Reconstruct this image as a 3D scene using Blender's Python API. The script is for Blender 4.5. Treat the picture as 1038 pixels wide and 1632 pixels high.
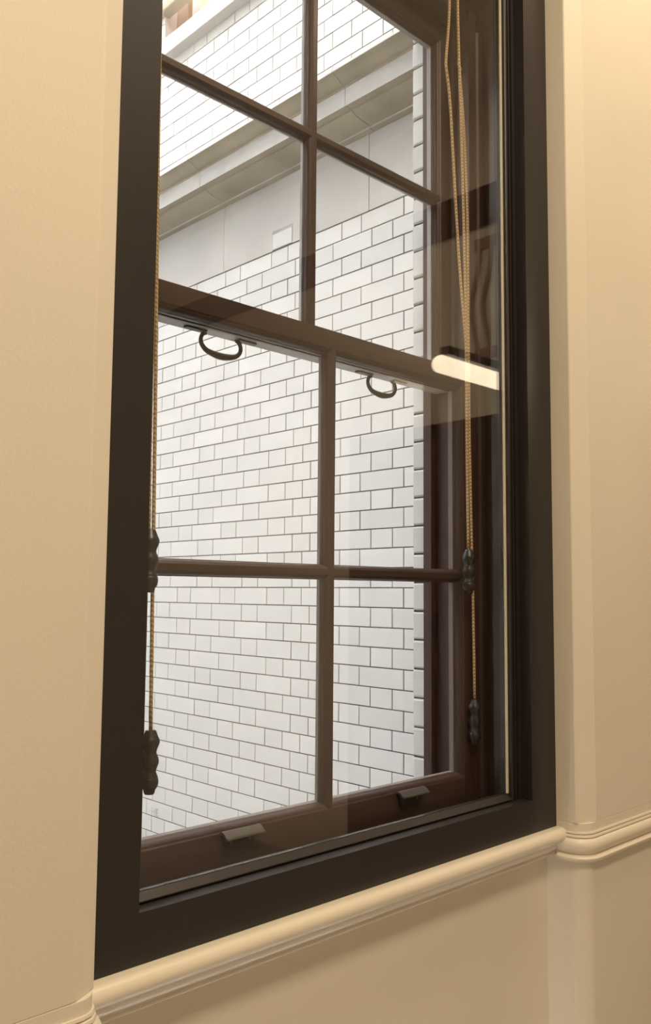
import bpy, bmesh, math, random
from mathutils import Vector, Matrix
random.seed(7)
S = bpy.context.scene
COL = S.collection
for o in list(bpy.data.objects):
    bpy.data.objects.remove(o, do_unlink=True)

# ------------------------------------------------------------------ camera
# metres; X runs right along the window wall, Y points out through the window,
# Z up; the camera is the origin (eye height 1.55 m above the floor)
FPX, YAW, PITCH, ROLL, PX, PY = 1385.88, 0.765302, 0.0865897, 0.0086436, 514.82, 824.377
IW, IH = 1038, 1632
fwd = Vector((math.sin(YAW)*math.cos(PITCH), math.cos(YAW)*math.cos(PITCH), math.sin(PITCH)))
right = Vector((math.cos(YAW), -math.sin(YAW), 0))
up = right.cross(fwd)
r_ = right*math.cos(ROLL) + up*math.sin(ROLL)
u_ = -right*math.sin(ROLL) + up*math.cos(ROLL)
cam_d = bpy.data.cameras.new('camera')
cam = bpy.data.objects.new('camera', cam_d); COL.objects.link(cam)
m = Matrix.Identity(4)
for i in range(3):
    m[i][0], m[i][1], m[i][2] = r_[i], u_[i], -fwd[i]
cam.matrix_world = m
cam_d.sensor_fit = 'VERTICAL'
cam_d.sensor_height = 36.0
cam_d.lens = FPX/IH*36.0
cam_d.shift_x = (IW/2 - PX)/IH
cam_d.shift_y = (PY - IH/2)/IH
cam_d.clip_start = 0.02
S.camera = cam

# ------------------------------------------------------------------ light
S.view_settings.view_transform = 'Standard'
S.view_settings.look = 'None'
S.view_settings.exposure = 0.0
S.view_settings.gamma = 1.0
S.view_settings.use_curve_mapping = False
SKY = 15.8
world = bpy.data.worlds.new('overcast_sky'); S.world = world
world.use_nodes = True
bg = world.node_tree.nodes['Background']
bg.inputs[0].default_value = (0.985, 0.985, 1.0, 1)
bg.inputs[1].default_value = SKY
WARM = (1.0, 0.81, 0.575)
ROOM_LAMPS = [  # x, y, z, size x, size y, watts
    (0.45, -0.60, 2.52, 1.0, 0.5, 73),
    (2.1, 0.45, 2.52, 1.0, 0.4, 24),
]
TUBE_LAMP = 8.0

# ------------------------------------------------------------------ materials
def mat(name):
    M = bpy.data.materials.new(name); M.use_nodes = True
    nt = M.node_tree
    return M, nt, nt.nodes['Principled BSDF']

def simple(name, col, rough=0.5, noise=0.0, scale=20.0, bump=0.0, bscale=200.0, spec=0.5, metal=0.0, stretch=(1, 1, 1), rand=0.0, col2=None):
    M, nt, b = mat(name)
    N, L = nt.nodes, nt.links
    b.inputs['Roughness'].default_value = rough
    b.inputs['Specular IOR Level'].default_value = spec
    b.inputs['Metallic'].default_value = metal
    geo = N.new('ShaderNodeNewGeometry')
    mp = N.new('ShaderNodeMapping'); mp.inputs['Scale'].default_value = stretch
    L.new(geo.outputs['Position'], mp.inputs['Vector'])
    if col2 is None:
        col2 = tuple(c*(1-noise) for c in col)
    last = None
    if noise > 0:
        nz = N.new('ShaderNodeTexNoise'); nz.inputs['Scale'].default_value = scale
        nz.inputs['Detail'].default_value = 6
        L.new(mp.outputs[0], nz.inputs['Vector'])
        cr = N.new('ShaderNodeValToRGB')
        cr.color_ramp.elements[0].position = 0.3; cr.color_ramp.elements[1].position = 0.7
        cr.color_ramp.elements[0].color = (*col2, 1); cr.color_ramp.elements[1].color = (*col, 1)
        L.new(nz.outputs['Fac'], cr.inputs['Fac'])
        last = cr.outputs['Color']
    if rand > 0:
        oi = N.new('ShaderNodeObjectInfo')
        mr = N.new('ShaderNodeMapRange'); mr.inputs['To Min'].default_value = 1-rand; mr.inputs['To Max'].default_value = 1.0
        L.new(oi.outputs['Random'], mr.inputs['Value'])
        mx = N.new('ShaderNodeMix'); mx.data_type = 'RGBA'; mx.blend_type = 'MULTIPLY'
        mx.inputs['Factor'].default_value = 1.0
        if last: L.new(last, mx.inputs['A'])
        else: mx.inputs['A'].default_value = (*col, 1)
        L.new(mr.outputs['Result'], mx.inputs['B'])
        last = mx.outputs['Result']
    if last: L.new(last, b.inputs['Base Color'])
    else: b.inputs['Base Color'].default_value = (*col, 1)
    if bump > 0:
        n2 = N.new('ShaderNodeTexNoise'); n2.inputs['Scale'].default_value = bscale; n2.inputs['Detail'].default_value = 3
        L.new(mp.outputs[0], n2.inputs['Vector'])
        bp = N.new('ShaderNodeBump'); bp.inputs['Strength'].default_value = bump; bp.inputs['Distance'].default_value = 0.002
        L.new(n2.outputs['Fac'], bp.inputs['Height']); L.new(bp.outputs[0], b.inputs['Normal'])
    return M

CREAM = simple('cream_wall_paint', (0.80, 0.74, 0.635), 0.5, 0.04, 3.0, 0.12, 160.0, 0.35)
CREAM_T = simple('cream_trim_paint', (0.82, 0.755, 0.64), 0.35, 0.03, 6.0, 0.08, 220.0, 0.45)
FRAME = simple('dark_satin_frame_paint', (0.0235, 0.0185, 0.0175), 0.40, 0.12, 40.0, 0.05, 400.0, 0.5)
MAHOG = simple('mahogany_varnish', (0.058, 0.032, 0.025), 0.40, 0.35, 14.0, 0.06, 60.0, 0.5, stretch=(1.0, 1.0, 1.0))
MAHOG_V = simple('mahogany_varnish_upright', (0.058, 0.032, 0.025), 0.40, 0.35, 60.0, 0.06, 60.0, 0.5, stretch=(1.0, 1.0, 0.06))
MAHOG_H = simple('mahogany_varnish_level', (0.058, 0.032, 0.025), 0.40, 0.35, 60.0, 0.06, 60.0, 0.5, stretch=(0.06, 1.0, 1.0))
BOXW = simple('dark_box_wood', (0.058, 0.026, 0.019), 0.50, 0.35, 50.0, 0.05, 60.0, 0.5, stretch=(1, 1, 0.06))
PUTTY = simple('pale_grey_outside_paint', (0.36, 0.34, 0.33), 0.45, 0.1, 60.0)
PUTTY_L = simple('light_grey_outside_paint', (0.52, 0.51, 0.48), 0.45, 0.08, 60.0)
PUTTY_SHADED = simple('shaded_outside_paint', (0.17, 0.14, 0.12), 0.45, 0.1, 60.0)  # the lower sash's weaker daylight is put into this darker colour
IRON = simple('dark_bronze', (0.050, 0.045, 0.038), 0.38, 0.15, 60.0, 0.1, 300.0, 0.5, 0.35)
WEIGHT = simple('black_turned_wood', (0.020, 0.019, 0.018), 0.33, 0.1, 60.0, 0.03, 300.0, 0.5)
LIFT = simple('worn_bronze', (0.16, 0.15, 0.135), 0.34, 0.25, 80.0, 0.05, 300.0, 0.5, 0.55)
SEAL = simple('pale_pile_seal', (0.62, 0.57, 0.44), 0.8, 0.1, 90.0)
GLAZED = simple('white_glazed_brick', (0.86, 0.855, 0.835), 0.16, 0.045, 5.0, 0.10, 40.0, 0.5, rand=0.09)
GLAZED2 = simple('white_glazed_bullnose_brick', (0.80, 0.80, 0.785), 0.2, 0.05, 5.0, 0.10, 40.0, 0.5, rand=0.08)
MORTAR = simple('dark_mortar', (0.12, 0.113, 0.10), 0.9, 0.3, 60.0)
STONE = simple('weathered_limestone', (0.56, 0.50, 0.385), 0.8, 0.28, 5.0, 0.35, 90.0, 0.3)
STONE_F = simple('grey_limestone', (0.70, 0.685, 0.665), 0.75, 0.13, 4.0, 0.2, 90.0, 0.3)
STONE_LIT = simple('upright_lit_limestone', (0.74, 0.73, 0.715), 0.75, 0.16, 9.0, 0.25, 90.0, 0.3)  # paler copy of the cornice stone, with the light on upright faces painted in
BROWNP = simple('brown_painted_joinery', (0.42, 0.29, 0.21), 0.5, 0.15, 30.0)
MAUVEP = simple('mauve_painted_reveal', (0.82, 0.70, 0.64), 0.5, 0.06, 30.0)
FLOORM = simple('grey_floor_tile', (0.42, 0.40, 0.40), 0.4, 0.2, 8.0)
CEILM = simple('cream_ceiling_paint', (0.80, 0.75, 0.66), 0.6, 0.03, 4.0)
DOORW = simple('dark_door_wood', (0.05, 0.026, 0.018), 0.35, 0.3, 30.0, stretch=(1, 1, 0.1))
LETTER_GREY = simple('faint_grey_lettering', (0.50, 0.49, 0.47), 0.3)

def rope_mat():
    M, nt, b = mat('tan_twisted_rope')
    N, L = nt.nodes, nt.links
    b.inputs['Roughness'].default_value = 0.75
    geo = N.new('ShaderNodeNewGeometry')
    w = N.new('ShaderNodeTexWave'); w.wave_type = 'BANDS'; w.bands_direction = 'DIAGONAL'
    w.inputs['Scale'].default_value = 75.0; w.inputs['Distortion'].default_value = 0.6
    L.new(geo.outputs['Position'], w.inputs['Vector'])
    cr = N.new('ShaderNodeValToRGB')
    cr.color_ramp.elements[0].color = (0.30, 0.20, 0.095, 1); cr.color_ramp.elements[1].color = (0.66, 0.50, 0.27, 1)
    L.new(w.outputs['Color'], cr.inputs['Fac']); L.new(cr.outputs[0], b.inputs['Base Color'])
    bp = N.new('ShaderNodeBump'); bp.inputs['Strength'].default_value = 0.7; bp.inputs['Distance'].default_value = 0.001
    L.new(w.outputs['Fac'], bp.inputs['Height']); L.new(bp.outputs[0], b.inputs['Normal'])
    return M
ROPE = rope_mat()

def glass_mat(name, ior, tint=(1, 1, 1)):
    M = bpy.data.materials.new(name); M.use_nodes = True
    nt = M.node_tree; nt.nodes.clear()
    N, L = nt.nodes, nt.links
    out = N.new('ShaderNodeOutputMaterial'); mix = N.new('ShaderNodeMixShader')
    tr = N.new('ShaderNodeBsdfTransparent'); tr.inputs[0].default_value = (*tint, 1)
    gl = N.new('ShaderNodeBsdfGlossy'); gl.inputs['Roughness'].default_value = 0.0
    fr = N.new('ShaderNodeFresnel'); fr.inputs['IOR'].default_value = ior
    geo = N.new('ShaderNodeNewGeometry')
    # the same reflectance from either side of the sheet
    lw = N.new('ShaderNodeMix'); lw.data_type = 'FLOAT'
    fr2 = N.new('ShaderNodeFresnel'); fr2.inputs['IOR'].default_value = 1.0/ior*ior*ior
    L.new(geo.outputs['Backfacing'], lw.inputs['Factor'])
    L.new(fr.outputs[0], lw.inputs['A'])
    fr2.inputs['IOR'].default_value = 1.0/ior
    # Blender flips the ratio on back faces: 1/ior there gives the outside value again
    L.new(fr2.outputs[0], lw.inputs['B'])
    L.new(lw.outputs['Result'], mix.inputs['Fac'])
    L.new(tr.outputs[0], mix.inputs[1]); L.new(gl.outputs[0], mix.inputs[2])
    L.new(mix.outputs[0], out.inputs['Surface'])
    return M
GLASS2 = glass_mat('secondary_glass', 1.58)
GLASS1 = glass_mat('sash_glass', 1.18)

def emit_mat(name, col, s):
    M = bpy.data.materials.new(name); M.use_nodes = True
    b = M.node_tree.nodes['Principled BSDF']
    b.inputs['Base Color'].default_value = (*col, 1)
    b.inputs['Emission Color'].default_value = (*col, 1)
    b.inputs['Emission Strength'].default_value = s
    return M
TUBE = emit_mat('lit_lamp_tube', (1.0, 0.82, 0.58), TUBE_LAMP)
LITWIN = emit_mat('lit_yellow_pane', (1.0, 0.82, 0.42), 1.4)
DIFFUSER = emit_mat('lit_lamp_diffuser', WARM, 6.0)

# ------------------------------------------------------------------ builders
def mesh(name, V, F, mt, smooth=False):
    me = bpy.data.meshes.new(name)
    me.from_pydata([tuple(v) for v in V], [], F)
    me.update()
    bm = bmesh.new(); bm.from_mesh(me)
    bmesh.ops.recalc_face_normals(bm, faces=bm.faces)
    bm.to_mesh(me); bm.free()
    if smooth:
        for p in me.polygons: p.use_smooth = True
    me.materials.append(mt)
    return me

def obj(name, V, F, mt, parent=None, smooth=False, bevel=0.0, autosmooth=None):
    """one mesh object, origin at the middle of its base"""
    xs, ys, zs = zip(*V)
    c = Vector(((min(xs)+max(xs))/2, (min(ys)+max(ys))/2, min(zs)))
    me = mesh(name, [Vector(v)-c for v in V], F, mt, smooth)
    o = bpy.data.objects.new(name, me); COL.objects.link(o)
    o.location = c
    if parent:
        o.parent = parent
        w = parent['_w'] if '_w' in parent else None
        o.location = c - world_of(parent)
    if bevel > 0:
        b = o.modifiers.new('bevel', 'BEVEL'); b.width = bevel; b.segments = 2; b.limit_method = 'ANGLE'
    if autosmooth:
        for p in me.polygons: p.use_smooth = True
        try: me.set_sharp_from_angle(angle=autosmooth)
        except Exception: pass
    return o

def world_of(o):
    v = Vector(o.location)
    while o.parent:
        o = o.parent; v += Vector(o.location)
    return v

def empty(name, loc):
    o = bpy.data.objects.new(name, None); COL.objects.link(o); o.location = loc
    o.empty_display_size = 0.05
    return o

def tag(o, label, cat, group=None, kind=None):
    o['label'] = label; o['category'] = cat
    if group: o['group'] = group
    if kind: o['kind'] = kind
    return o

def struct(o, label, cat):
    return tag(o, label, cat, kind='structure')

def boxg(x0, x1, y0, y1, z0, z1):
    V = [(x, y, z) for x in (x0, x1) for y in (y0, y1) for z in (z0, z1)]
    F = [(0, 1, 3, 2), (4, 6, 7, 5), (0, 4, 5, 1), (2, 3, 7, 6), (0, 2, 6, 4), (1, 5, 7, 3)]
    return V, F

def box(name, x0, x1, y0, y1, z0, z1, mt, parent=None, bevel=0.0):
    V, F = boxg(x0, x1, y0, y1, z0, z1)
    return obj(name, V, F, mt, parent, bevel=bevel)

def prismg(poly, axis, a, b):
    """poly: list of 2-tuples. axis 'x': (y,z); 'y': (x,z); 'z': (x,y)"""
    def mk(p, t):
        return {'x': (t, p[0], p[1]), 'y': (p[0], t, p[1]), 'z': (p[0], p[1], t)}[axis]
    n = len(poly)
    V = [mk(p, a) for p in poly] + [mk(p, b) for p in poly]
    F = [tuple(range(n)), tuple(range(2*n-1, n-1, -1))] + [(i, (i+1) % n, n+(i+1) % n, n+i) for i in range(n)]
    return V, F

def prism(name, poly, axis, a, b, mt, parent=None, bevel=0.0, autosmooth=None):
    V, F = prismg(poly, axis, a, b)
    return obj(name, V, F, mt, parent, bevel=bevel, autosmooth=autosmooth)

def join(parts):
    V, F = [], []
    for v, f in parts:
        k = len(V); V += list(v); F += [tuple(i+k for i in q) for q in f]
    return V, F

def tubeg(pts, radii, seg=12):
    pts = [Vector(p) for p in pts]
    if not hasattr(radii, '__len__'): radii = [radii]*len(pts)
    V, F = [], []
    ref = None
    for i, p in enumerate(pts):
        d = (pts[min(i+1, len(pts)-1)] - pts[max(i-1, 0)]).normalized()
        if ref is None:
            ref = Vector((0, 1, 0)) if abs(d.y) < 0.9 else Vector((1, 0, 0))
        n = (ref - d*ref.dot(d)).normalized(); b = d.cross(n); ref = n
        for k in range(seg):
            a = 2*math.pi*k/seg
            V.append(p + (n*math.cos(a) + b*math.sin(a))*radii[i])
    for i in range(len(pts)-1):
        for k in range(seg):
            k2 = (k+1) % seg
            F.append((i*seg+k, i*seg+k2, (i+1)*seg+k2, (i+1)*seg+k))
    F.append(tuple(range(seg))); F.append(tuple(range((len(pts)-1)*seg, len(pts)*seg)))
    return V, F

def latheg(prof, cx, cy, seg=28):
    V, F = [], []
    for r, z in prof:
        for k in range(seg):
            a = 2*math.pi*k/seg
            V.append((cx+r*math.cos(a), cy+r*math.sin(a), z))
    for i in range(len(prof)-1):
        for k in range(seg):
            k2 = (k+1) % seg
            F.append((i*seg+k, i*seg+k2, (i+1)*seg+k2, (i+1)*seg+k))
    F.append(tuple(range(seg))); F.append(tuple(range((len(prof)-1)*seg, len(prof)*seg)))
    return V, F

def smooth_path(pts, n=8):
    """Catmull-Rom through the points"""
    P = [Vector(p) for p in pts]; P = [2*P[0]-P[1]] + P + [2*P[-1]-P[-2]]
    out = []
    for i in range(1, len(P)-2):
        a, b, c, d = P[i-1:i+3]
        for k in range(n):
            t = k/n
            out.append(0.5*((2*b) + (c-a)*t + (2*a-5*b+4*c-d)*t*t + (3*b-a-3*c+d)*t**3))
    out.append(P[-2])
    return out

def sweepg(path, prof):
    """path: plan points (x,y); prof: closed list of (out, z); out is to the right of the travel direction"""
    n = len(path); k = len(prof); V, F = [], []
    for i, p in enumerate(path):
        p = Vector(p)
        d1 = (p-Vector(path[i-1])).normalized() if i else (Vector(path[1])-p).normalized()
        d2 = (Vector(path[i+1])-p).normalized() if i < n-1 else d1
        n1 = Vector((d1.y, -d1.x)); n2 = Vector((d2.y, -d2.x))
        nn = (n1+n2).normalized(); nn /= max(0.3, nn.dot(n1))
        for o_, z in prof:
            V.append((p.x+nn.x*o_, p.y+nn.y*o_, z))
    for i in range(n-1):
        for j in range(k):
            j2 = (j+1) % k
            F.append((i*k+j, i*k+j2, (i+1)*k+j2, (i+1)*k+j))
    F.append(tuple(range(k))); F.append(tuple(range((n-1)*k, n*k)))
    return V, F

def arc(cx, cy, r, a0, a1, n=8):
    return [(cx+r*math.cos(math.radians(a0+(a1-a0)*i/n)), cy+r*math.sin(math.radians(a0+(a1-a0)*i/n))) for i in range(n+1)]

# ------------------------------------------------------------------ key planes
FLOOR, CEIL = -1.55, 2.62
YF, YG, YP = 1.158, 1.2005, 1.2412            # face of the dark inner frame, its glass
XJ0, XJ1 = 0.738, 1.800          # clear opening of that frame
XO0, XO1 = 0.636, 1.903          # wall reveal left / right
YW = 1.083                       # face of the room wall
ZB, ZB2 = -0.555, -0.480         # bottom rail of the inner frame
ZT, ZT2 = 1.640, 1.730           # head of the inner frame
YLF, YLO = 1.292, 1.3292         # lower sash front / outside
YUF, YUO = 1.358, 1.395          # upper sash front / outside
YBOX = 1.428                     # outside face of the sash box
XS0, XS1 = 0.833, 1.707          # sight lines of both sashes
XC = 1.270                       # middle bar
XREV, YREV = 1.770, 1.498        # outer brick jamb
XWELL = 2.450                    # white brick wall across the light well

# ------------------------------------------------------------------ room shell
struct(box('floor', -2.4, 3.8, -3.2, 1.15, FLOOR-0.1, FLOOR, FLOORM), 'grey tiled floor of the cream painted room', 'floor')
struct(box('ceiling', -2.4, 3.8, -3.2, 1.6, CEIL, CEIL+0.12, CEILM), 'cream painted ceiling of the room', 'ceiling')
struct(box('wall_back', -2.4, 3.8, -3.3, -3.2, FLOOR, CEIL, CREAM), 'cream room wall facing the window', 'wall')
struct(box('wall_side_left', -2.5, -2.4, -3.2, YW, FLOOR, CEIL, CREAM), 'cream side wall to the left of the room', 'wall')
struct(box('wall_side_right', 3.6, 3.8, -3.2, YW, FLOOR, CEIL, CREAM), 'cream side wall with a dark door at the right of the room', 'wall')

ZSTOP = -0.540                   # where the chamfered corner stops
# left of the window
wl = empty('wall_left', (0.0, 1.2, FLOOR))
struct(wl, 'plain cream wall left of the dark window frame with chamfered corner', 'wall')
chL = [(-2.4, YW), (0.592, YW), (0.598, YW+0.001), (0.634, 1.103), (XO0, 1.106), (XO0, 1.44), (-2.4, 1.44)]
prism('wall_face', chL, 'z', ZSTOP, CEIL, CREAM, wl, bevel=0.0015)
sqL = [(-2.4, YW), (0.604, YW)] + arc(0.604, 1.113, 0.030, -90, 0, 6)[1:] + [(0.634, 1.44), (-2.4, 1.44)]
prism('wall_face', sqL, 'z', FLOOR, ZSTOP, CREAM, wl, bevel=0.001)
# right of the window
wr = empty('wall_right', (2.8, 1.2, FLOOR))
struct(wr, 'cream wall right of the window with a stopped chamfer down its corner', 'wall')
chR = [(3.7, YW), (1.962, YW), (1.9565, YW-0.0012), (1.953, YW+0.001), (1.909, 1.1025), (1.9045, 1.1035), (XO1, 1.107), (XO1, 1.44), (3.7, 1.44)]
prism('wall_face', chR, 'z', ZSTOP, CEIL, CREAM, wr, bevel=0.0012)
sqR = [(3.7, YW), (1.945, YW)] + [(x, y) for x, y in arc(1.945, 1.125, 0.042, -90, -180, 8)][1:] + [(1.903, 1.44), (3.7, 1.44)]
prism('wall_face', sqR, 'z', FLOOR, ZSTOP, CREAM, wr, bevel=0.001)
# below and above the window
struct(box('wall_apron', XO0, XO1, 1.186, 1.44, FLOOR, -0.60, CREAM), 'recessed cream wall panel below the window sill moulding', 'wall')
struct(box('wall_above', XO0, XO1, 1.12, 1.44, ZT2, CEIL, CREAM), 'cream wall above the window frame', 'wall')

# sill moulding: a fat roll over a cove
ys = [(1.190, -0.5555), (1.150, -0.5555)]
ys += [(y, z) for y, z in arc(1.1445, -0.5720, 0.0165, 85, 262, 12)]
ys += [(1.1490, -0.5890), (1.1505, -0.5905)]
ys += [(1.1505+0.0125*(1-math.cos(math.radians(a_))), -0.5905-0.0210*math.sin(math.radians(a_))) for a_ in (15, 30, 45, 60, 75, 90)]
ys += [(1.1630, -0.6150), (1.1612, -0.6165), (1.1608, -0.6195), (1.1630, -0.6220), (1.190, -0.6225)]
sill = prism('trim_sill', ys, 'x', XO0, XO1+0.006, CREAM_T, autosmooth=math.radians(50))
struct(sill, 'cream rounded sill moulding running along under the dark frame', 'moulding')
# dado moulding on both room walls, turning into the reveal
dado = [(-0.01, -0.560), (0.0035, -0.5600), (0.0045, -0.5640), (0.0010, -0.5655), (0.0055, -0.5680), (0.0065, -0.5720), (0.0030, -0.5735),
        (0.0080, -0.5760), (0.0125, -0.5810), (0.0150, -0.5880), (0.0145, -0.5960), (0.0110, -0.6040), (0.0060, -0.6095), (0.0045, -0.6115),
        (0.0130, -0.6135), (0.0165, -0.6175), (0.0160, -0.6225), (0.0110, -0.6275), (0.0020, -0.6295), (-0.01, -0.630)]
pr = [(1.903, 1.150), (1.903, 1.121), (1.907, 1.105), (1.918, 1.0925), (1.934, 1.0845), (1.946, YW), (3.6, YW)]
prR = [(p[0], p[1]) for p in pr][::-1]
V, F = sweepg(prR, [(-a, z) for a, z in dado])
struct(obj('trim_dado_right', V, F, CREAM_T, autosmooth=math.radians(40)), 'cream dado moulding turning the corner right of the sill', 'moulding')
pl = [(-2.4, YW), (0.605, YW), (0.619, 1.0870), (0.629, 1.0965), (0.634, 1.1105), (0.634, 1.135)]
V, F = sweepg(pl, dado)
struct(obj('trim_dado_left', V, F, CREAM_T, autosmooth=math.radians(40)), 'cream dado moulding at the lower left corner of the recess', 'moulding')

# ------------------------------------------------------------------ dark inner frame with its big pane
XC_ = 1.25
w1 = empty('window_1', ((XJ0+XJ1)/2, YF, ZB))
struct(w1, 'dark brown inner window frame holding one large sheet of glass', 'window')
YB2 = 1.238                      # back of the frame
XG1 = 1.7570                     # right edge of the glass
ZG0 = -0.4630                    # lower edge of the glass
box('stile', XO0, XJ0, YF, YB2, ZB, ZT2, FRAME, w1)
box('stile', XJ1, XO1, YF, YB2, ZB, ZT2, FRAME, w1)
box('bottom_rail', XJ0, XJ1, YF, YB2, ZB, ZB2, FRAME, w1)
box('head_rail', XJ0, XJ1, YF, YB2, ZT, ZT2, FRAME, w1)
pan = empty('glazed_panel', (0, 0, 0)); pan.parent = w1; pan.location = Vector((XC_, YG, ZB2)) - world_of(w1)
pan['label'] = 'sliding panel with thin dark rails around the large pane'
# right rail of the panel: two flat fillets with a double groove between them
y0 = 1.1850
rp = [(XG1, y0+0.0015), (XG1+0.0015, y0), (XG1+0.0080, y0), (XG1+0.0085, y0+0.009), (XG1+0.0150, y0+0.009), (XG1+0.0155, y0+0.001), (XG1+0.0205, y0+0.001), (XG1+0.0210, y0+0.010),
      (XG1+0.0290, y0+0.010), (XG1+0.0300, y0+0.001), (XJ1-0.0012, y0+0.001), (XJ1-0.0012, YB2-0.004), (XG1, YB2-0.004)]
prism('panel_stile', rp, 'z', ZB2+0.0005, ZT-0.001, FRAME, pan)
box('panel_stile', XJ0+0.0006, XJ0+0.016, y0, YB2-0.004, ZB2+0.0005, ZT-0.001, FRAME, pan)
pb_ = [(y0+0.0010, ZB2+0.0030), (y0+0.0010, ZB2+0.0050), (y0+0.0020, ZB2+0.0060), (YG-0.0035, ZG0-0.0010), (YG-0.0030, ZG0), (YG+0.007, ZG0), (YG+0.007, ZB2+0.0030)]
prism('panel_rail', pb_, 'x', XJ0+0.0165, XG1-0.0002, FRAME, pan)
box('panel_rail', XJ0+0.0165, XG1-0.0002, y0, YB2-0.004, ZT-0.03, ZT-0.001, FRAME, pan)
box('pane', XJ0+0.0162, XG1-0.0001, YG-0.002, YG+0.002, ZG0+0.0001, ZT-0.0301, GLASS2, pan)
box('pile_seal', XG1-0.0062, XG1-0.0002, YG-0.0070, YG-0.0021, ZG0+0.0005, ZT-0.031, SEAL, pan, bevel=0.001)

# ------------------------------------------------------------------ sash box
w2 = empty('window_2', (XC, 1.34, -0.56))
struct(w2, 'reddish brown sash box lining the opening around both sashes', 'window')
XP0, XP1 = 0.788, 1.752          # pulley stiles
for s, xj, xp in ((-1, XJ0, XP0), (1, XJ1, XP1)):
    a, b = sorted((xj, xj+s*0.04))
    box('inner_lining', a, b, YP, 1.300, -0.56, 1.70, BOXW, w2)
    a, b = sorted((xj+s*0.0, xj-s*0.030))
    prism('staff_bead', [(a, 1.283), (a+0.006, 1.279), (b-0.006, 1.279), (b, 1.283), (b, 1.292), (a, 1.292)], 'z', -0.49, 1.46, MAHOG_V, w2)
    a, b = sorted((xp, xp+s*0.03))
    box('pulley_stile', a, b, 1.2925, 1.412, -0.50, 1.52, BOXW, w2)
    a, b = sorted((xp-s*0.010, xp+s*0.03))
    box('parting_bead', a, b, 1.3345, 1.3425, -0.50, 1.52, BOXW, w2)
    a, b = sorted((xp-s*0.022, xp+s*0.06))
    prism('outer_lining', [(a, 1.402), (b, 1.402), (b, YBOX), (a, YBOX)], 'z', -0.50, 1.56, BOXW, w2, bevel=0.001)
box('head_lining', XJ0, XJ1, YP, 1.300, 1.545, 1.70, BOXW, w2)
box('head_stile', XP0, XP1, 1.3005, YBOX, 1.500, 1.70, BOXW, w2)
box('sill_board', XJ0, XJ1, YP, YBOX, -0.60, -0.531, BOXW, w2)
box('staff_bead', XP0, XP1, 1.279, 1.2915, -0.5308, -0.500, MAHOG_H, w2, bevel=0.004)
box('outside_sill', XP0, XP1, 1.334, 1.53, -0.5308, -0.490, PUTTY, w2, bevel=0.004)

# ------------------------------------------------------------------ the two sashes
def edge_prof(y0, y1, w):
    """moulded edge from front y0 to outside y1; offset 0 = sight line, + goes into the wood"""
    # returns points (offset, y) from the front to the glass rebate
    pts = [(w, y0), (0.0165, y0), (0.0150, y0+0.0006), (0.0135, y0+0.0022)]
    for i in range(7):
        a = math.radians(90*i/6)
        pts.append((0.0125-0.0105*math.sin(a)*1.0, y0+0.0030+0.0130*(1-math.cos(a))))
    pts += [(0.0005, y0+0.0175), (0.0, y0+0.0225), (0.004, y0+0.0235)]
    return [pts[0]] + [(o_*0.78, y) for o_, y in pts[1:-1]] + [(0.004, pts[-1][1])]

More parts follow.
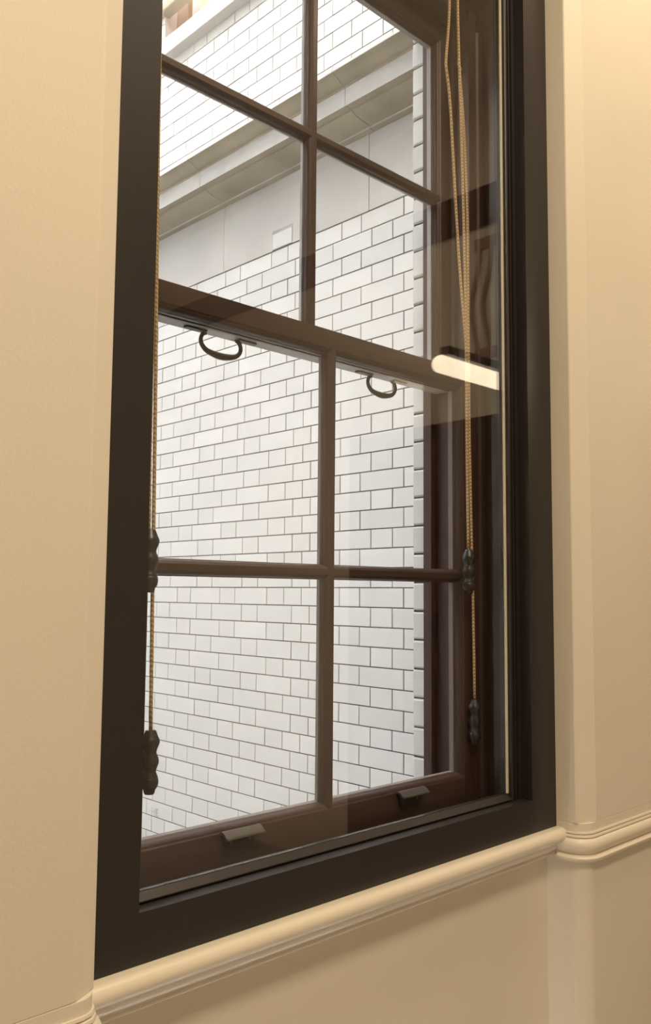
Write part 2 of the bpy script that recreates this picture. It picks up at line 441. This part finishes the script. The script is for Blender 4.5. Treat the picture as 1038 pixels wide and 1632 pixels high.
def sash(name, y0, y1, z0, z1, rz0, rz1, zm, label, PUTTY=PUTTY):
    """z0..z1 sight lines; rz0..rz1 outer edges; zm bar height"""
    t = empty(name, (XC, (y0+y1)/2, rz0))
    tag(t, label, 'sash', 'wooden sashes of the window')
    yg = y0+0.0235
    X0, X1 = XP0+0.002, XP1-0.002
    for s, xs, xo in ((-1, XS0, X0), (1, XS1, X1)):
        w = abs(xo-xs)
        poly = [(xs+s*o_, y) for o_, y in edge_prof(y0, y1, w)] + [(xs+s*0.004, y1), (xo, y1)]
        prism('stile', poly, 'z', rz0, rz1, MAHOG_V, t, autosmooth=math.radians(35))
        a, b = sorted((xs+s*0.0002, xs+s*0.0042))
        box('putty_bead', a, b, yg+0.001, y1+0.0005, z0, z1, PUTTY, t)
    for s, zs, zo in ((-1, z0, rz0), (1, z1, rz1)):
        w = abs(zo-zs)
        poly = [(y+0.0003, zs+s*o_) for o_, y in edge_prof(y0, y1, w)] + [(y1, zs+s*0.004), (y1, zo)]
        prism('bottom_rail' if s < 0 else 'top_rail', poly, 'x', XS0-0.016, XS1+0.016, MAHOG_H, t, autosmooth=math.radians(35))
        a, b = sorted((zs+s*0.0002, zs+s*0.0042))
        if not (s > 0 and z1 < 1.0):   # the meeting rail is grooved for its glass
            box('putty_bead', XS0, XS1, yg+0.001, y1+0.0006, a, b, PUTTY, t)
    # glazing bars: narrow nose, ovolo cheeks, fillet at the glass
    def bar(c):
        half = [(0.0062, y0+0.0012), (0.0072, y0+0.0022)]
        for i in range(1, 7):
            a = math.radians(90*i/6)
            half.append((0.0072+0.0068*math.sin(a), y0+0.0040+0.0120*(1-math.cos(a))))
        half += [(0.0155, y0+0.0175), (0.0160, y0+0.0225), (0.0115, y0+0.0235)]
        return [(c+o_, y) for o_, y in half] + [(c-o_, y) for o_, y in reversed(half)]
    prism('glazing_bar', bar(XC), 'z', z0-0.012, z1+0.012, MAHOG_V, t, autosmooth=math.radians(35))
    pb = bar(zm)
    prism('glazing_bar', [(y+0.0002, z) for z, y in pb], 'x', XS0-0.012, XC-0.003, MAHOG_H, t, autosmooth=math.radians(35))
    prism('glazing_bar', [(y+0.0002, z) for z, y in pb], 'x', XC+0.003, XS1+0.012, MAHOG_H, t, autosmooth=math.radians(35))
    def wedge(c):
        return [(c-0.0125, yg+0.0005), (c+0.0125, yg+0.0005), (c+0.0095, y1), (c-0.0095, y1)]
    prism('putty_bead', wedge(XC), 'z', z0, z1, PUTTY, t)
    prism('putty_bead', [(y, z) for z, y in wedge(zm)], 'x', XS0, XS1, PUTTY, t)
    for xa, xb in ((XS0+0.0003, XC-0.0120), (XC+0.0120, XS1-0.0003)):
        for za, zb in ((z0+0.0003, zm-0.0120), (zm+0.0120, z1-0.0003)):
            box('pane', xa, xb, yg+0.0005, yg+0.0035, za, zb, GLASS1, t)
    return t

lo = sash('window_sash', YLF, YLO, -0.4245, 0.5035, -0.5305, 0.5555, 0.0432,
          'lower inner sash with four panes and two lifts on its bottom rail', PUTTY_SHADED)
hi = sash('window_sash', YUF, YUO, 0.5600, 1.4380, 0.5160, 1.4995, 1.0190,
          'upper outer sash with two dark loop handles hanging under its bottom rail')
# pale outside paint on the upper sash where it meets the weather
box('bottom_edge_paint', XP0+0.004, XP1-0.004, YUF+0.001, YUO+0.001, 0.5150, 0.5159, PUTTY_L, hi)
# screw in the meeting rail
V, F = tubeg([(1.207, YLF-0.0005, 0.5400), (1.207, YLF+0.002, 0.5400)], 0.0042, 14)
obj('screw_head', V, F, IRON, lo)

def loop_handle(x0, x1, parent):
    y = 1.3785; zt = 0.5149
    xm = (x0+x1)/2
    path = smooth_path([(x0+0.004, y, zt-0.003), (x0-0.002, y, zt-0.008), (x0-0.006, y, zt-0.018), (x0-0.003, y, zt-0.029), (x0+0.008, y, zt-0.038),
                        (x0+0.026, y, zt-0.0425), (xm, y, zt-0.0440), (x1-0.026, y, zt-0.0425), (x1-0.008, y, zt-0.038),
                        (x1+0.003, y, zt-0.029), (x1+0.006, y, zt-0.018), (x1+0.002, y, zt-0.008), (x1-0.004, y, zt-0.003)], 6)
    n = len(path)
    rad = [0.0042+0.0030*math.exp(-((i/(n-1)-0.5)/0.16)**2)+0.0012*(abs(i/(n-1)-0.5) > 0.46) for i in range(n)]
    V, F = tubeg(path, rad, 14)
    h = obj('loop_handle', V, F, IRON, parent, smooth=True)
    for s, xa in ((-1, x0), (1, x1)):
        c0, c1 = xa-s*0.004, xa+s*0.046
        pts = []
        for k in range(9):
            a = math.radians(-90+180*k/8)
            pts.append((c1-s*0.008+s*0.008*math.cos(a), y+0.0085*math.sin(a)))
        pts += [(c0, y+0.0085), (c0, y-0.0085)]
        if s < 0: pts = pts[::-1]
        prism('foot_plate', pts, 'z', zt-0.0035, zt, IRON, h, bevel=0.0008)
loop_handle(0.992, 1.080, hi)
loop_handle(1.473, 1.558, hi)

def hook_lift(xc, parent):
    L = 0.0445; zt = -0.4375; yf = YLF-0.0002
    poly = [(yf, zt+0.0040), (yf-0.007, zt+0.0052), (yf-0.015, zt+0.0015), (yf-0.0195, zt-0.0040), (yf-0.0225, zt-0.0035), (yf-0.0235, zt-0.0065), (yf-0.0205, zt-0.0085), (yf-0.0165, zt-0.0062), (yf-0.0120, zt-0.0020), (yf-0.006, zt+0.0005), (yf-0.0025, zt-0.0010), (yf, zt-0.0010)]
    h = prism('hook_lift', poly, 'x', xc-L, xc+L, LIFT, parent, autosmooth=math.radians(30))
    prism('back_plate', [(xc-0.036, zt), (xc+0.036, zt), (xc+0.034, zt-0.022), (xc+0.026, zt-0.030), (xc-0.026, zt-0.030), (xc-0.034, zt-0.022)], 'y', yf-0.0028, yf, IRON, h, bevel=0.0008)
    for s in (-1, 1):
        V, F = tubeg([(xc+s*0.022, yf-0.0042, zt-0.018), (xc+s*0.022, yf-0.0026, zt-0.018)], [0.0028, 0.0034], 10)
        obj('screw_head', V, F, LIFT, h)
hook_lift(1.0340, lo)
hook_lift(1.5150, lo)

# ------------------------------------------------------------------ pull cords with turned weights
def weight_prof(zt):
    P = [(0.0, 0.0085), (0.03, 0.0100), (0.10, 0.0128), (0.125, 0.0142), (0.14, 0.0150), (0.18, 0.0158), (0.23, 0.0146), (0.29, 0.0118), (0.335, 0.0106), (0.37, 0.0110),
         (0.42, 0.0134), (0.475, 0.0150), (0.52, 0.0146), (0.58, 0.0122), (0.63, 0.0106), (0.66, 0.0106), (0.70, 0.0124), (0.735, 0.0138), (0.745, 0.0136), (0.76, 0.0146),
         (0.82, 0.0150), (0.88, 0.0136), (0.92, 0.0112), (0.925, 0.0100), (0.97, 0.0094), (1.0, 0.0078)]
    return [(r, zt-0.105*f) for f, r in P]

def pull_cord(strands, wx, wy, wz, label, cord_r=0.0033):
    t = empty('pull_cord', (wx, wy, wz-0.105))
    tag(t, label, 'pull cord', 'sash pull cords with turned weights')
    for st in strands:
        V, F = tubeg(smooth_path(st, 5), cord_r, 10)
        obj('cord', V, F, ROPE, t, smooth=True)
    V, F = latheg(weight_prof(wz), wx, wy)
    obj('weight', V, F, WEIGHT, t, autosmooth=math.radians(40))
    return t
YA, YB = 1.2550, 1.2748           # the short and the long cord hang one behind the other
ka, kb = YA/1.262, YB/1.262
pull_cord([[(1.6671*ka, YA, 1.535), (1.668*ka, YA, 1.40), (1.684*ka, YA, 1.00), (1.6925*ka, YA, 0.655), (1.6935*ka, YA, 0.3744), (1.6975*ka, YA, 0.1000)],
           [(1.6340*ka, YA, 1.540), (1.6313*ka, YA, 1.42), (1.6185*ka, YA, 1.300), (1.6200*ka, YA, 1.275), (1.6348*ka, YA, 1.185), (1.6660*ka, YA, 0.82), (1.6870*ka, YA-0.003, 0.615), (1.6925*ka, YA-0.0035, 0.565)]],
          1.6990*ka, YA, 0.1046, 'upper right turned weight on a doubled rope beside the cross bar')
pull_cord([[(1.752, 1.318, 1.370), (1.7320, 1.305, 1.335), (1.7085*kb, 1.290, 1.20), (1.7040*kb, YB+0.002, 0.95), (1.7030*kb, YB, 0.655), (1.7052*kb, YB, 0.3744), (1.7115*kb, YB, 0.1065), (1.7146*kb, YB, -0.002), (1.7195*kb, YB, -0.256)]],
          1.7189*kb, YB, -0.2520, 'lower right turned weight on a single rope near the bottom rail')
pull_cord([[(0.797*ka, YA, 1.535), (0.8005*ka, YA, 0.76), (0.8022*ka, YA, 0.30), (0.8042*ka, YA, 0.099)]],
          0.8075*ka, YA, 0.1030, 'upper left turned weight half hidden by the dark frame')
pull_cord([[(0.7965*kb, YB, 1.535), (0.8035*kb, YB, 0.759), (0.8100*kb, YB, 0.3683), (0.8135*kb, YB, 0.1088), (0.8146*kb, YB, -0.0028), (0.8180*kb, YB, -0.238)]],
          0.8180*kb, YB, -0.2335, 'lower left turned weight hanging lowest against the white bricks')
# little pulley the long right cord runs over
pu = empty('cord_pulley', (1.7515, 1.319, 1.362))
tag(pu, 'small dark pulley on the right lining where the rope ends', 'pulley')
V, F = tubeg([(1.7520, 1.304, 1.372), (1.7498, 1.304, 1.372)], [0.001, 0.001], 4)
box('face_plate', 1.7498, 1.7519, 1.309, 1.329, 1.350, 1.400, IRON, pu, bevel=0.0006)
V, F = tubeg([(1.7475, 1.3155, 1.378), (1.7475, 1.3225, 1.378)], 0.0085, 16)
obj('wheel', V, F, IRON, pu)

# ------------------------------------------------------------------ light well: white glazed bricks
C = 0.075; JT = 0.0040
def brick_mesh(name, length, mt, h=C-JT, depth=0.05, ch=0.0012):
    """face looks to -X; local origin at the middle of the face's bottom edge, y along the wall"""
    a, b = -length/2, length/2
    V = [(ch, a, 0), (ch, b, 0), (ch, b, h), (ch, a, h), (0, a+ch, ch), (0, b-ch, ch), (0, b-ch, h-ch), (0, a+ch, h-ch), (depth, a, 0), (depth, b, 0), (depth, b, h), (depth, a, h)]
    F = [(4, 5, 6, 7), (0, 1, 5, 4), (1, 2, 6, 5), (2, 3, 7, 6), (3, 0, 4, 7), (0, 8, 9, 1), (1, 9, 10, 2), (2, 10, 11, 3), (3, 11, 8, 0)]
    return V, F
BM = {}
def shared_brick(length, mt):
    k = (round(length, 3), mt.name)
    if k not in BM:
        V, F = brick_mesh('brick', k[0], mt)
        BM[k] = mesh('brick', V, F, mt)
    return BM[k]

Rot = Matrix([list(r_), list(u_), list(fwd)])
def project(p):
    v = Rot @ Vector(p)
    if v.z <= 0.01: return None
    return PX+FPX*v.x/v.z, PY-FPX*v.y/v.z

def in_view(y0, y1, z0, z1, X):
    """share of the photograph that a brick takes up, 0 when it lies outside the panes"""
    P = [project((X, y, z)) for y, z in ((y0, z0), (y1, z0), (y1, z1), (y0, z1))]
    if any(p is None for p in P): return 0
    x0, x1 = min(p[0] for p in P), max(p[0] for p in P)
    a0, a1 = min(p[1] for p in P), max(p[1] for p in P)
    if x1 < 218 or x0 > 694 or a1 < 0 or a0 > 1345: return 0
    return abs(sum(P[i][0]*P[(i+1) % 4][1]-P[(i+1) % 4][0]*P[i][1] for i in range(4)))/2

def flemish(first_header, period, ya, yb):
    """list of (y0,y1) between joints; headers start at first_header + k*period"""
    hd = 0.112 if period < 0.34 else 0.114
    k0 = int((ya-first_header)/period)-2
    J = []
    for k in range(k0, k0+40):
        J += [first_header+k*period, first_header+k*period+hd]
    J = [j for j in J if ya < j < yb]
    return [ya]+J+[yb]

def row_low(odd, ya, yb):
    if odd:
        core = [2.117, 2.342, 2.453, 2.677, 2.787, 2.899, 3.122, 3.234, 3.465, 3.577]
    else:
        core = [2.173, 2.284, 2.504, 2.628, 2.737, 2.962, 3.073, 3.296, 3.416, 3.641]
    J = list(core)
    while J[-1] < yb:
        J.append(J[-1]+(0.225 if (J[-1]-J[-2]) < 0.16 else 0.1125))
    while J[0] > ya:
        J.insert(0, J[0]-(0.225 if (J[1]-J[0]) < 0.16 else 0.1125))
    J = [j for j in J if ya+0.03 < j < yb-0.03]
    return [ya]+J+[yb]

def brick_wall(parent, rows, X, mt, hole=None, limit=300):
    cand = []
    for z, J in rows:
        for a, b in zip(J[:-1], J[1:]):
            segs = [(a, b)]
            if hole and z+0.04 > hole[2] and z < hole[3]:
                segs = []
                if b <= hole[0] or a >= hole[1]: segs = [(a, b)]
                else:
                    if a < hole[0]: segs.append((a, hole[0]))
                    if b > hole[1]: segs.append((hole[1], b))
            for p, q in segs:
                if q-p > 0.02: cand.append((in_view(p, q, z, z+C, X), p, q, z))
    cand.sort(key=lambda c: -c[0])
    vis = [c for c in cand if c[0] > 60][:limit]
    rest = [c for c in cand if c not in vis] if len(vis) < len(cand) else []
    pw = world_of(parent)
    first = None
    for ar, p, q, z in vis:
        me = shared_brick(q-p-JT, mt)
        o = bpy.data.objects.new('brick', me); COL.objects.link(o)
        o.parent = parent
        o.location = Vector((X+random.uniform(-0.0005, 0.0005), (p+q)/2, z+JT/2)) - pw
        o.rotation_euler = (random.uniform(-0.003, 0.003), random.uniform(-0.004, 0.004), random.uniform(-0.0035, 0.0035))
    parts = []
    for ar, p, q, z in rest:
        V, F = brick_mesh('b', q-p-JT, mt)
        dx = X+random.uniform(-0.0005, 0.0005); cy = (p+q)/2
        parts.append(([(v[0]+dx, v[1]+cy, v[2]+z+JT/2) for v in V], F))
    if parts:
        V, F = join(parts)
        o = obj('brickwork', V, F, mt, parent); o['kind'] = 'stuff'
    return len(vis), len(rest)

Z0 = 0.0205
YA_, YB_ = 1.505, 5.6
wb = empty('wall_courtyard', (XWELL, 3.0, Z0-27*C))
struct(wb, 'white glazed brick wall of the light well below the stone band', 'wall')
rows = [(Z0+i*C, row_low(i % 2 == 1, YA_, YB_)) for i in range(-27, 20)]
n1 = brick_wall(wb, rows, XWELL, GLAZED)
box('mortar_bed', XWELL+0.0024, XWELL+0.20, YA_, YB_, Z0-27*C, Z0+20*C, MORTAR, wb)
# faint grey letters laid over one low brick
fc = bpy.data.curves.new('lettering', 'FONT'); fc.body = 'HE'; fc.size = 0.052; fc.extrude = 0.0002
fo = bpy.data.objects.new('lettering', fc); COL.objects.link(fo)
bpy.context.view_layer.update()
me = bpy.data.meshes.new_from_object(fo.evaluated_get(bpy.context.evaluated_depsgraph_get()))
bpy.data.objects.remove(fo); bpy.data.curves.remove(fc)
me.materials.clear(); me.materials.append(LETTER_GREY)
fo = bpy.data.objects.new('brick_lettering', me); COL.objects.link(fo)
fo.parent = wb
fo.matrix_parent_inverse = Matrix.Identity(4)
fo.rotation_euler = (math.radians(90), 0, math.radians(-90))
fo.location = Vector((XWELL-0.0022, 3.755, -1.098)) - world_of(wb)
fo['label'] = 'faint grey letters'

ZU = 1.997                         # bricks start again on top of the stone band
wu = empty('wall_courtyard_upper', (XWELL, 3.0, 1.98))
struct(wu, 'white glazed brick wall of the light well above the stone cornice', 'wall')
ZU0 = 2.229-4*C
OPEN = (2.70, 3.815, 2.811, 4.30)
rows = []
for i in range(0, 44):
    z = ZU0+i*C
    J = flemish(2.227 if i % 2 == 0 else 2.403, 0.3415, YA_, YB_)
    rows.append((z, J))
n2 = brick_wall(wu, rows, XWELL, GLAZED, hole=OPEN)
mb = []
mb.append(boxg(XWELL+0.0024, XWELL+0.20, YA_, YB_, ZU0, OPEN[2]))
mb.append(boxg(XWELL+0.0024, XWELL+0.20, YA_, OPEN[0], OPEN[2], OPEN[3]))
mb.append(boxg(XWELL+0.0024, XWELL+0.20, OPEN[1]+0.016, YB_, OPEN[2], OPEN[3]))
mb.append(boxg(XWELL+0.0024, XWELL+0.20, YA_, YB_, OPEN[3], ZU0+44*C))
V, F = join(mb)
obj('mortar_bed', V, F, MORTAR, wu)

# stone frieze and cornice, block by block
tf = empty('trim_stone_band', (XWELL, 3.0, Z0+20*C))
struct(tf, 'grey stone frieze under a projecting beige moulded cornice on the brick wall', 'stone band')
JY = [YA_, 2.30, 3.250, 4.20, 5.10, YB_]
ZF0, ZF1 = Z0+20*C+0.003, 1.842
for a, b in zip(JY[:-1], JY[1:]):
    ja, jb = a+0.0012, b-0.0012
    if a < 2.757 < b:   # one white brick is let into this block
        V, F = join([boxg(XWELL-0.001, XWELL+0.15, ja, 2.757, ZF0, ZF1), boxg(XWELL-0.001, XWELL+0.15, 2.893, jb, ZF0, ZF1), boxg(XWELL-0.001, XWELL+0.15, 2.757, 2.893, 1.612, ZF1)])
        obj('frieze_stone', V, F, STONE_F, tf)
    else:
        box('frieze_stone', XWELL-0.001, XWELL+0.15, ja, jb, ZF0, ZF1, STONE_F, tf, bevel=0.002)
o = bpy.data.objects.new('brick', shared_brick(0.131, GLAZED)); COL.objects.link(o); o.parent = tf
o.location = Vector((XWELL-0.003, 2.825, 1.5262)) - world_of(tf)
cor = [(-0.15, 1.842), (0.018, 1.842), (0.026, 1.846), (0.026, 1.853), (0.034, 1.855)]
cor += [(0.034+0.098*math.sin(math.radians(a)), 1.855+0.026*(1-math.cos(math.radians(a)))) for a in (12, 28, 45, 62, 78, 90)]
cor += [(0.148, 1.882), (0.148, 1.8775), (0.170, 1.8775), (0.170, 1.950), (0.176, 1.953), (0.176, 1.957)]
for i in range(1, 9):
    a = i/8
    cor.append((0.176+0.062*a, 1.957+0.024*(a-math.sin(2*math.pi*a)/(2*math.pi)*0.8)))
cor += [(0.243, 1.983), (0.243, 1.9935), (0.236, 1.9965), (0.0, 2.016), (-0.15, 2.016)]
cp = [(XWELL-p, z) for p, z in cor]
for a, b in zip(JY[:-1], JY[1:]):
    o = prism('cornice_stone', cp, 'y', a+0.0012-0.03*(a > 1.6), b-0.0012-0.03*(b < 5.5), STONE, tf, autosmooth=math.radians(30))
    o.data.materials.append(STONE_LIT)
    wx = world_of(o)
    for p in o.data.polygons:      # upright faces coloured paler, painting in more light than on the undersides
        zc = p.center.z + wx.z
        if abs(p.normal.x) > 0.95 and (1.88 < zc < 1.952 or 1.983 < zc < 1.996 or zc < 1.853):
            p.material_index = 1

# opening high in the brick wall: sill, reveal, joinery, lit pane
w3 = empty('window_3', (XWELL, 3.25, 2.811))
struct(w3, 'far window above the brickwork with pale stone sill and brown posts', 'window')
box('stone_sill', XWELL-0.055, XWELL+0.20, 2.64, 4.02, 2.811, 2.903, STONE_F, w3, bevel=0.003)
box('reveal', XWELL+0.003, XWELL+0.20, 3.8155, 3.83, 2.903, 4.30, MAUVEP, w3)
box('brown_post', XWELL+0.075, XWELL+0.15, 3.708, 3.8145, 2.9035, 4.30, BROWNP, w3, bevel=0.004)
box('grey_stile', XWELL+0.075, XWELL+0.13, 3.600, 3.672, 2.9035, 4.30, STONE_F, w3, bevel=0.004)
box('brown_post', XWELL+0.075, XWELL+0.15, 3.20, 3.30, 2.9035, 4.30, BROWNP, w3, bevel=0.004)
box('grey_stile', XWELL+0.075, XWELL+0.13, 2.78, 2.85, 2.9035, 4.30, STONE_F, w3, bevel=0.004)
box('pane', XWELL+0.135, XWELL+0.139, 2.70, 3.72, 2.9035, 4.30, LITWIN, w3)
box('handrail', XWELL-0.035, XWELL+0.03, 2.66, 4.02, 3.095, 3.150, STONE, w3, bevel=0.008)

# brick jamb right of the window outside, with bullnose bricks in courses
wj = empty('wall_outside', (XREV+0.3, YREV, -1.55))
struct(wj, 'outer white brick jamb just beyond the right edge of the sashes', 'wall')
Zr = 0.4780 - 14*C
D = YREV-YBOX-0.001
def jamb_brick(length_y):
    h = C-0.0030; r = 0.004
    a, b = -length_y/2, length_y/2
    pl = [(0.0, a), (0.0, b-r)] + [(r-r*math.cos(math.radians(t)), b-r+r*math.sin(math.radians(t))) for t in (22, 45, 68, 90)] + [(0.30, b), (0.30, a)]
    V, F = [], []
    ch = 0.0050
    n = len(pl)
    def inset(p, d):
        x, y = p
        return (x + (d if x < 0.2 else 0), y)
    lv = [(0, ch), (ch*0.6, ch*0.25), (ch, 0), (h-ch, 0), (h-ch*0.6, ch*0.25), (h, ch)]
    for z, d in lv:
        for p in pl:
            x, y = inset(p, d); V.append((x, y, z))
    for i in range(len(lv)-1):
        for k in range(n):
            k2 = (k+1) % n
            F.append((i*n+k, i*n+k2, (i+1)*n+k2, (i+1)*n+k))
    F.append(tuple(range(n))); F.append(tuple(range((len(lv)-1)*n, len(lv)*n)))
    return V, F
V, F = jamb_brick(D)
jm = mesh('brick', V, F, GLAZED2)
for i in range(0, 29):
    z = Zr+i*C
    o = bpy.data.objects.new('brick', jm); COL.objects.link(o); o.parent = wj
    o.location = Vector((XREV+random.uniform(-0.0008, 0.0008), (YREV+YBOX)/2+random.uniform(-0.0006, 0.0006), z+0.0026)) - world_of(wj)
box('mortar_bed', XREV+0.0045, 3.9, YBOX+0.0012, YREV-0.0015, -5.0, 8.5, MORTAR, wj)
# the same building's outside wall: below, above and left of the window, and the rest of the well
def well_mat():
    M, nt, b = mat('white_glazed_brickwork')
    N, L = nt.nodes, nt.links
    b.inputs['Roughness'].default_value = 0.2
    tc = N.new('ShaderNodeNewGeometry')
    sx = N.new('ShaderNodeSeparateXYZ'); L.new(tc.outputs['Position'], sx.inputs[0])
    ad = N.new('ShaderNodeMath'); L.new(sx.outputs['X'], ad.inputs[0]); L.new(sx.outputs['Y'], ad.inputs[1])
    cx = N.new('ShaderNodeCombineXYZ'); L.new(ad.outputs[0], cx.inputs['X']); L.new(sx.outputs['Z'], cx.inputs['Y'])
    bt = N.new('ShaderNodeTexBrick')
    bt.inputs['Color1'].default_value = (0.85, 0.845, 0.825, 1); bt.inputs['Color2'].default_value = (0.80, 0.795, 0.775, 1)
    bt.inputs['Mortar'].default_value = (0.17, 0.16, 0.145, 1); bt.inputs['Scale'].default_value = 1.0
    bt.inputs['Mortar Size'].default_value = 0.0024; bt.inputs['Brick Width'].default_value = 0.225; bt.inputs['Row Height'].default_value = 0.075
    L.new(cx.outputs[0], bt.inputs['Vector']); L.new(bt.outputs['Color'], b.inputs['Base Color'])
    return M
WELL = well_mat()
struct(box('wall_outside_left', -1.6, XP0, YBOX+0.0012, YREV, -5.0, 8.5, WELL), 'outer white brick wall left of the window', 'wall')
struct(box('wall_outside_below', XP0, XREV, YBOX+0.0012, YREV, -5.0, -0.60, WELL), 'outer white brick wall below the window', 'wall')
struct(box('wall_outside_above', XP0, XREV, YBOX+0.0012, YREV, 1.565, 8.5, STONE_F), 'stone lintel and wall outside above the window', 'wall')
struct(box('wall_courtyard_left', -1.75, -1.6, YBOX, YB_, -5.0, 8.5, WELL), 'white brick wall on the left of the light well', 'wall')
struct(box('wall_courtyard_far', -1.75, XWELL+0.2, YB_, YB_+0.15, -5.0, 8.5, WELL), 'white brick wall at the far end of the light well', 'wall')
struct(box('floor_courtyard', -1.75, XWELL+0.2, YBOX, YB_+0.15, -5.15, -5.0, STONE_F), 'pale stone floor of the light well', 'floor')

struct(box('wall_courtyard_base', XWELL, XWELL+0.2, YA_, YB_, -5.0, Z0-27*C-0.001, WELL), 'foot of the white brick wall deep in the light well', 'wall')
struct(box('wall_courtyard_top', XWELL, XWELL+0.2, YA_, YB_, ZU0+44*C+0.001, 8.5, WELL), 'top of the white brick wall high above the far window', 'wall')

# ------------------------------------------------------------------ what the big pane reflects: the room's right side
d1 = empty('door_1', (3.59, -0.44, FLOOR))
struct(d1, 'dark wooden door in the right side wall seen reflected in the glass', 'door')
box('door_leaf', 3.572, 3.5995, -1.10, 0.32, FLOOR+0.005, 0.895, DOORW, d1, bevel=0.004)
for (a, b) in ((-1.02, -0.46), (-0.32, 0.24)):
    for (c, d) in ((-1.40, -0.45), (-0.30, 0.78)):
        box('door_panel', 3.562, 3.574, a, b, c, d, DOORW, d1, bevel=0.006)
struct(box('trim_picture_rail', 3.57, 3.5995, -3.19, YW-0.002, 1.890, 2.096, DOORW, bevel=0.006), 'dark timber rail high on the right side wall', 'rail')
bk = empty('added_scrolls', (3.585, -0.08, 1.20))  # added shapes, only there for the wavy bands reflected in the pane
tag(bk, 'curved double scroll bracket on the right side wall, added for the wavy reflection in the pane', 'rods')
for off in (0.0, 0.075):
    path = smooth_path([(3.585, -0.105-off, 1.80), (3.585, -0.12-off, 1.66), (3.585, -0.165-off, 1.48), (3.585, -0.14-off, 1.33), (3.585, -0.115-off, 1.22)], 6)
    V, F = tubeg(path, 0.011, 10)
    obj('scroll_bar', V, F, BROWNP, bk, smooth=True)
box('wall_plate', 3.588, 3.5995, -0.22, -0.09, 1.77, 1.83, BROWNP, bk, bevel=0.002)
box('wall_plate', 3.588, 3.5995, -0.22, -0.09, 1.19, 1.25, BROWNP, bk, bevel=0.002)
lp = empty('wall_lamp', (3.1, 0.28, 0.87))
tag(lp, 'glowing horizontal tube lamp mirrored in the pane beside the meeting rail', 'lamp')
V, F = tubeg([(2.66, 0.28, 0.908), (2.672, 0.28, 0.908), (3.44, 0.28, 0.908), (3.45, 0.28, 0.908)], [0.030, 0.036, 0.036, 0.030], 20)
obj('tube', V, F, TUBE, lp, smooth=True)
box('housing', 2.70, 3.599, 0.255, 0.305, 0.948, 0.985, IRON, lp, bevel=0.004)
box('end_bracket', 3.451, 3.599, 0.260, 0.300, 0.885, 0.9475, IRON, lp, bevel=0.003)

# ceiling lamps of the room
for i, (x, y, z, sx, sy, w) in enumerate(ROOM_LAMPS):
    t = empty('ceiling_lamp', (x, y, z))
    tag(t, ('flat warm ceiling lamp above the left part of the room', 'flat warm ceiling lamp above the right part of the room')[i], 'lamp', 'ceiling lamps')
    box('housing', x-sx/2-0.03, x+sx/2+0.03, y-sy/2-0.03, y+sy/2+0.03, z+0.03, CEIL-0.0005, CREAM_T, t, bevel=0.004)
    ld = bpy.data.lights.new('lamp_light', 'AREA'); ld.shape = 'RECTANGLE'; ld.size = sx; ld.size_y = sy
    ld.energy = w; ld.color = WARM
    lo_ = bpy.data.objects.new('lamp_light', ld); COL.objects.link(lo_); lo_.parent = t; lo_.location = (0, 0, 0.02)

for M in bpy.data.objects:
    if '_w' in M: del M['_w']
print('BRICKS', n1, n2)
